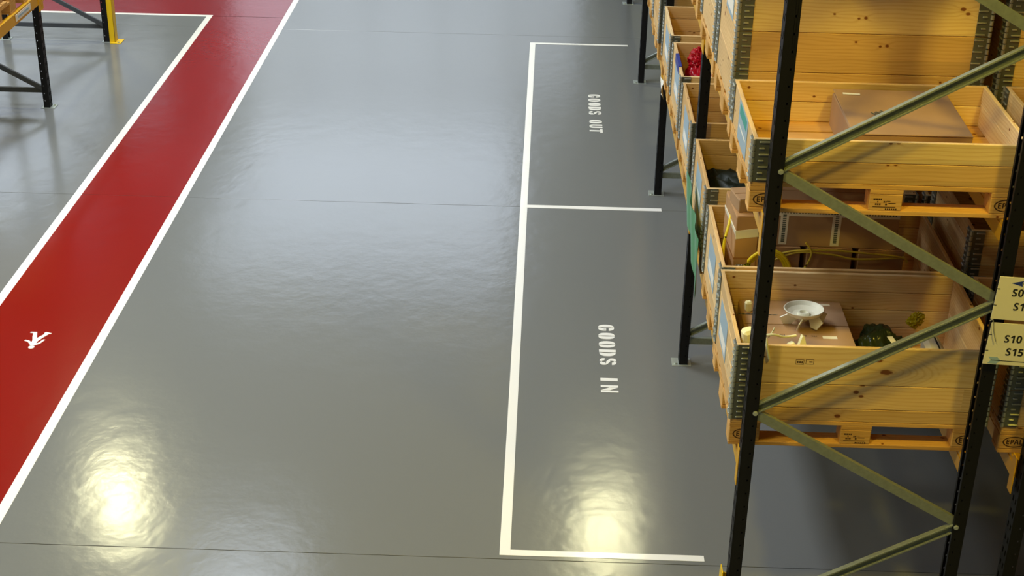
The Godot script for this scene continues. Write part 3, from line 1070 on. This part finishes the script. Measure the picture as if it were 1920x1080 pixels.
	part("film_wrap", st.commit(), M.film, b, Vector3(0, 0.105, 0))
	flat_on("ticket", rect(-0.014, -0.04, 0.014, 0.04), M.paper, b, Vector3(0.012, 0.262, 0.14), 0.001, 0.15)
	var pk := thing("grey_packet", "flat grey-white packet against the right planks of the fan bin", "packet", Vector3(1.93, y, -6.36))
	part("pouch", box_mesh(Vector3(0.085, 0.28, 0.24), 0.02, Vector2.ZERO, Vector3(0, 0.14, 0)), M.carton_pale, pk, Vector3.ZERO, Vector3(0, 0, 0.06))
	flat_on("seam", rect(-0.004, -0.10, 0.004, 0.10), M.ink, pk, Vector3(-0.004, 0.2815, 0), 0.001, 0.0)
	var yc := thing("plastic_scrap", "scrap of yellow plastic at the back of the fan bin", "plastic scrap", Vector3(1.925, 1.48, -6.80))
	st = begin()
	lump(st, Vector3(0.035, 0.05, 0.02), fn, 0.02)
	part("scrap", st.commit(), M.hose, yc, Vector3(0, 0, 0), Vector3(0, 0, -0.6))
	# --- second lower bin
	for k in 3:
		carton("small_carton", ["small brown carton left in the row below the taped carton", "small brown carton in the middle of the row below the taped carton", "small brown carton right in the row below the taped carton"][k], Vector3(1.245 + k * 0.27, y, -7.30), Vector3(0.238, 0.425, 0.38), M.carton, 0.0)
	c = carton("taped_carton", "big brown carton crossed with white printed tape", Vector3(1.52, y + 0.4255, -7.34), Vector3(0.68, 0.225, 0.44), M.carton_pink, -0.02)
	for k in [[-0.25, 0.042], [0.02, 0.045]]:
		var tp := part("tape", box_mesh(Vector3(k[1], 0.19, 0.001), 0.0003), M.tape, c, Vector3(k[0], 0.105, 0.2206))
		st = begin()
		printed(st, 15, -0.075, 0.0105, 0.009, 0.018, int(k[0] * 100) + 50)
		part("tape_print", st.commit(), M.tape_ink, tp, Vector3(0, 0, 0.0006), Vector3(0, 0, -PI / 2))
	var tp2 := part("tape", box_mesh(Vector3(0.68, 0.045, 0.001), 0.0003), M.tape, c, Vector3(0, 0.196, 0.2211))
	st = begin()
	printed(st, 44, -0.33, 0.015, 0.012, 0.016, 61)
	part("tape_print", st.commit(), M.tape_ink, tp2, Vector3(0, 0, 0.0006))
	c = carton("upright_carton", "narrow upright carton with white tape at the aisle side", Vector3(1.065, y, -7.27), Vector3(0.12, 0.60, 0.34), M.carton, 0.06)
	part("tape", box_mesh(Vector3(0.122, 0.05, 0.342), 0.002), M.tape, c, Vector3(0, 0.50, 0), Vector3(0, 0, 0.12))
	part("tape", box_mesh(Vector3(0.1215, 0.012, 0.341), 0.001), M.brown_tape, c, Vector3(0, 0.36, 0))
	c = carton("small_carton", "small pale carton on top of the narrow upright carton", Vector3(1.06, y + 0.6005, -7.23), Vector3(0.10, 0.075, 0.16), M.carton_pink, 0.2)
	var fb := thing("film_bundle", "crumpled clear film in front of the upright carton", "plastic film", Vector3(1.045, y, -7.06))
	st = begin()
	lump(st, Vector3(0.06, 0.15, 0.025), fn, 0.025)
	part("film_wrap", st.commit(), M.clear_film, fb, Vector3(0, 0.19, 0))
	var h := thing("yellow_hose", "coiled bright yellow hose in the taped carton bin", "hose", Vector3(1.185, 1.60, -7.03))
	st = begin()
	for k in 3:
		var pts := []
		for i in 22:
			var a := PI * 1.35 * i / 21.0 - 0.3
			pts.append(Vector3(cos(a) * (0.10 + 0.012 * k), sin(a) * (0.13 + 0.014 * k) + 0.0, 0.012 * k - 0.02 + 0.02 * sin(a)))
		tube(st, pts, 0.009, 8)
	part("coil", st.commit(), M.hose, h)
	var hs := thing("yellow_hose", "thin yellow hose arching along the aisle side of the taped carton", "hose", Vector3(0.975, 1.70, -7.25))
	st = begin()
	tube(st, spline([Vector3(0.0, -0.18, 0.10), Vector3(-0.005, 0.0, 0.08), Vector3(0.02, 0.10, 0.02), Vector3(0.05, 0.15, -0.10)], 8), 0.008, 8)
	part("tubing", st.commit(), M.hose, hs)
	var sp := thing("packing_strap", "loose yellowish strapping draped across the row of small cartons", "strap", Vector3(1.2, 1.72, -7.095))
	for s in [[Vector3(0.02, -0.035, 0.0), Vector3(0.12, 0.0, 0.01), Vector3(0.3, 0.012, 0.012), Vector3(0.5, 0.0, 0.012), Vector3(0.68, -0.018, 0.01), Vector3(0.72, -0.05, 0.0)], [Vector3(0.03, -0.055, 0.004), Vector3(0.15, -0.005, 0.012), Vector3(0.32, -0.012, 0.014), Vector3(0.44, -0.034, 0.014), Vector3(0.6, -0.028, 0.012), Vector3(0.70, -0.02, 0.004)], [Vector3(0.18, 0.05, 0.01), Vector3(0.215, 0.0, 0.018), Vector3(0.20, -0.07, 0.014), Vector3(0.16, -0.14, 0.008)]]:
		st = begin()
		tube(st, spline(s, 6), 0.0055, 6)
		part("strap_loop", st.commit(), M.strap, sp)
	# --- third lower bin: dark green sheeting; green sheet outside
	var ds := thing("dark_sheet", "dark green plastic sheet heaped in the third lower bin", "plastic sheet", Vector3(1.548, y, -8.34))
	st = begin()
	sheet(st, func(u, v): return Vector3((u - 0.5) * 1.12, 0.20 + fn.get_noise_2d(u * 2.0, v * 2.0) * 0.06 + 0.02 * sin(u * 9.0 + v * 4.0), (v - 0.5) * 0.72), 30, 22, 0.004)
	part("top_fold", st.commit(), M.dark_sheet, ds)
	st = begin()
	box(st, Vector3(0, 0.075, 0), Vector3(1.08, 0.15, 0.68), 0.03)
	part("bulk", st.commit(), M.dark_sheet, ds)
	var gs := thing("green_sheet", "pale green plastic sheet hanging down the aisle faces of the bins", "plastic sheet", Vector3(0.897, 1.36, -8.12))
	st = begin()
	sheet(st, func(u, v): return Vector3(0.010 * sin(u * 14.0 + v * 2.0) - 0.018 * (1.0 - v) , (v - 0.5) * (0.34 - 0.06 * sin(u * 5.0)) + 0.06 - 0.14 * u, (u - 0.5) * -0.80), 40, 12, 0.002)
	part("hanging_fold", st.commit(), M.green_sheet, gs, Vector3.ZERO, Vector3(0, PI, 0))
	# --- red bag
	var rb := thing("red_bag", "crumpled glossy red plastic bag lying in a bin", "bag", Vector3(1.155, y + 0.02, -10.38))
	var f2 := FastNoiseLite.new()
	f2.seed = 31
	f2.frequency = 5.0
	f2.fractal_octaves = 3
	f2.fractal_type = FastNoiseLite.FRACTAL_RIDGED
	st = begin()
	lump(st, Vector3(0.13, 0.15, 0.23), f2, 0.05)
	part("bag_body", st.commit(), M.red_bag, rb, Vector3(0, 0.16, 0))
	st = begin()
	lump(st, Vector3(0.07, 0.07, 0.07), f2, 0.05)
	part("bag_knot", st.commit(), M.red_bag, rb, Vector3(-0.02, 0.34, -0.06))
	var bt := thing("blue_tape", "strip of blue tape along the rim of the red bag bin", "tape", Vector3(0.957, 1.70, -10.31))
	part("tape", box_mesh(Vector3(0.024, 0.004, 0.30), 0.001), M.blue_tape, bt, Vector3(0, 0.006, 0))
	part("tape", box_mesh(Vector3(0.002, 0.06, 0.30), 0.0005), M.blue_tape, bt, Vector3(-0.0115, -0.022, 0))
	var wc := thing("white_paper", "white paper tucked on the beam end below the red bag bin", "paper", Vector3(0.944, 1.10, -11.46))
	st = begin()
	sheet(st, func(u, v): return Vector3(0.012 * sin(v * 5.0 + u * 2.0), (v - 0.5) * 0.15, (u - 0.5) * 0.14), 10, 10, 0.001)
	part("page", st.commit(), M.paper, wc, Vector3.ZERO)

func lump(st: SurfaceTool, r: Vector3, fn: FastNoiseLite, amp: float):
	sheet(st, func(u, v):
		var a: float = u * TAU
		var b: float = (v - 0.5) * PI
		var d := Vector3(cos(b) * cos(a), sin(b), cos(b) * sin(a))
		var k: float = fn.get_noise_3dv(d * 0.35)
		var p := d * r + d * k * amp
		if p.y < -r.y * 0.7: p.y = -r.y * 0.7 + (p.y + r.y * 0.7) * 0.1
		return p, 48, 28, 0.0)

func foam(called: String, label: String, at: Vector3, s: Vector3, rot: Vector3, blocky: bool):
	var o := thing(called, label, "foam", at)
	var st := begin()
	if blocky:
		box(st, Vector3.ZERO, s, minf(s.x, minf(s.y, s.z)) * 0.22)
	else:
		slab(st, PackedVector2Array([Vector2(-s.x / 2, -s.y / 2), Vector2(s.x / 2, -s.y / 2), Vector2(s.x * 0.36, -s.y * 0.1), Vector2(s.x * 0.10, s.y * 0.45), Vector2(-s.x * 0.05, s.y * 0.5), Vector2(-s.x * 0.3, 0)]), s.z)
	part("offcut", st.commit(), M.foam, o, Vector3.ZERO, rot)

# moulded plastic fan wheel standing on its blades
func fan(at: Vector3):
	var f := thing("plastic_fan", "white moulded plastic fan wheel on top of the wide carton", "fan", at)
	f.rotation = Vector3(-0.06, 0.0, 0.02)
	var st := begin()
	lathe(st, [Vector2(0.0, 0.052), Vector2(0.018, 0.052), Vector2(0.020, 0.064), Vector2(0.028, 0.064), Vector2(0.030, 0.050), Vector2(0.055, 0.054), Vector2(0.080, 0.066), Vector2(0.094, 0.083), Vector2(0.097, 0.084), Vector2(0.099, 0.081), Vector2(0.085, 0.060), Vector2(0.060, 0.046), Vector2(0.030, 0.042), Vector2(0.0, 0.042)], 48)
	part("dish", st.commit(), M.funnel, f)
	st = begin()
	lathe(st, [Vector2(0.0, 0.02), Vector2(0.022, 0.02), Vector2(0.024, 0.045), Vector2(0.0, 0.045)], 24)
	part("hub", st.commit(), M.funnel, f)
	for k in 6:
		st = begin()
		slab(st, PackedVector2Array([Vector2(0.022, 0.044), Vector2(0.050, 0.050), Vector2(0.088, 0.066), Vector2(0.122, 0.046), Vector2(0.100, 0.002), Vector2(0.060, 0.0)]), 0.005)
		var bl := part("blade", st.commit(), M.funnel, f)
		bl.basis = Basis(Vector3.UP, TAU * k / 6.0 + 0.08) * Basis(Vector3.RIGHT, -0.35)

# ------------------------------------------------------------------ rack-end signs
func signs():
	var tilt := -0.045
	for k in 2:
		var s := thing("rack_sign", ["white rack-end sign with a blue arrow pointing left, upper of the two", "white rack-end sign with an arrow's feathered tail, lower of the two"][k], "sign", [Vector3(2.157, 2.058, -5.915), Vector3(2.156, 1.832, -5.913)][k], "paper signs on the rack end")
		s.rotation.z = tilt
		part("board", box_mesh(Vector3(0.297, 0.210, 0.003), 0.001), M.sign, s)
		var rows: Array = [["S0", -0.082, 0.012], ["S1", -0.062, -0.055]] if k == 0 else [["S10", -0.078, 0.010], ["S15", -0.058, -0.055]]
		for r in rows:
			var t := text_mesh(r[0], 0.036, 0.001)
			t.horizontal_alignment = HORIZONTAL_ALIGNMENT_LEFT
			part("lettering", t, M.ink, s, Vector3(r[1], r[2] + 0.018, 0.0021))
		var st := begin()
		if k == 0:
			slab(st, PackedVector2Array([Vector2(-0.092, 0.076), Vector2(-0.040, 0.090), Vector2(-0.046, 0.076), Vector2(-0.040, 0.062)]), 0.0006)
			part("arrow_head", st.commit(), M.blue_arrow, s, Vector3(0, 0, 0.0015))
			st = begin()
			slab(st, rect(-0.045, 0.0745, 0.13, 0.0775), 0.0005)
			part("arrow_shaft", st.commit(), M.ink, s, Vector3(0, 0, 0.0015))
		else:
			for e in [1, -1]:
				slab(st, PackedVector2Array([Vector2(-0.128, -0.084 + e * 0.017), Vector2(-0.088, -0.084 + e * 0.017), Vector2(-0.072, -0.084 + e * 0.002), Vector2(-0.116, -0.084 + e * 0.002)]), 0.0006)
			part("arrow_feather", st.commit(), M.pale_blue, s, Vector3(0, 0, 0.0015))
			st = begin()
			slab(st, rect(-0.116, -0.0855, 0.13, -0.0825), 0.0007)
			part("arrow_shaft", st.commit(), M.ink, s, Vector3(0, 0, 0.0015))
		for yy in [0.045, -0.035]:
			part("staple", box_mesh(Vector3(0.014, 0.003, 0.002), 0.0005), M.ink, s, Vector3(-0.143, yy, 0.002))
	var c := thing("tie_cord", "thin grey cord hanging from between the two rack-end signs", "cord", Vector3(2.0, 1.96, -5.905))
	var st := begin()
	tube(st, spline([Vector3(0.0, -0.005, 0.0), Vector3(0.012, 0.0, 0.004), Vector3(0.022, -0.05, 0.004), Vector3(0.04, -0.105, 0.004)], 6), 0.0022, 6)
	part("strand", st.commit(), M.cord, c)

# ------------------------------------------------------------------ upright guards
func guard_mesh(h: float, w: float, pointed: bool, dp := 0.1) -> ArrayMesh:
	# folded steel column guard with cut-back top corners, standing open towards -z
	var st := begin()
	var cut := 0.05 if pointed else 0.01
	var face := PackedVector2Array([Vector2(-w / 2, 0), Vector2(w / 2, 0), Vector2(w / 2, h - cut), Vector2(w / 2 - 0.02, h), Vector2(-w / 2 + 0.02, h), Vector2(-w / 2, h - cut)])
	slab(st, face, 0.005)
	for s in [-1, 1]:
		var x: float = s * w / 2 - (0.005 if s > 0 else 0.0)
		slab(st, PackedVector2Array([Vector2(0, 0), Vector2(dp, 0), Vector2(dp, h - 0.10), Vector2(0.004, h - cut)]), 0.005, Transform3D(Basis(Vector3(0, 0, -1), Vector3(0, 1, 0), Vector3(1, 0, 0)), Vector3(x, 0, 0.005)))
	box(st, Vector3(0, 0.004, 0.01), Vector3(w + 0.06, 0.008, 0.12), 0.002)
	return st.commit()

func guards():
	var g := thing("post_guard", "yellow steel post guard at the foot of the nearest rack upright", "guard", Vector3(0.945, 0, -5.985))
	part("shield", guard_mesh(0.50, 0.11, true), M.yellow, g, Vector3.ZERO, Vector3(0, -PI / 2, 0))
	part("anchor_bolt", bolt_mesh(), M.bolt, g, Vector3(-0.04, 0.008, 0.06), Vector3(-PI / 2, 0, 0))
	var g2 := thing("post_guard", "tall yellow post guard in front of the far lane-side upright", "guard", Vector3(-4.715, 0, -15.77))
	part("shield", guard_mesh(0.9, 0.10, false, 0.06), M.yellow, g2, Vector3.ZERO, Vector3(0, PI / 2, 0))
	part("anchor_bolt", bolt_mesh(), M.bolt, g2, Vector3(0.04, 0.008, 0.06), Vector3(-PI / 2, 0, 0))

# ------------------------------------------------------------------ load on the rack across the lane
func left_load():
	var p := pallet("wooden pallet on the yellow beam across the red lane", -5.40, 1.13, -12.95, false)
	p.position = Vector3(-5.38, 1.13, -12.98)
	for k in 3:
		carton("shipping_carton", ["brown carton at the near end of the pallet across the lane", "brown carton in the middle of the pallet across the lane", "brown carton at the far end of the pallet across the lane"][k], Vector3(-5.0, 1.275, -12.70 - k * 0.27), Vector3(0.38, 0.30 + 0.04 * (k % 2), 0.24), M.carton)
	var t := thing("price_strip", "white label strip fixed on the yellow beam across the lane", "label", Vector3(-4.757, 1.085, -13.15))
	part("holder", box_mesh(Vector3(0.003, 0.06, 0.42), 0.001), M.paper, t)
	part("printed_band", box_mesh(Vector3(0.001, 0.02, 0.3), 0.0003), M.pale_blue, t, Vector3(0.0018, 0, 0))
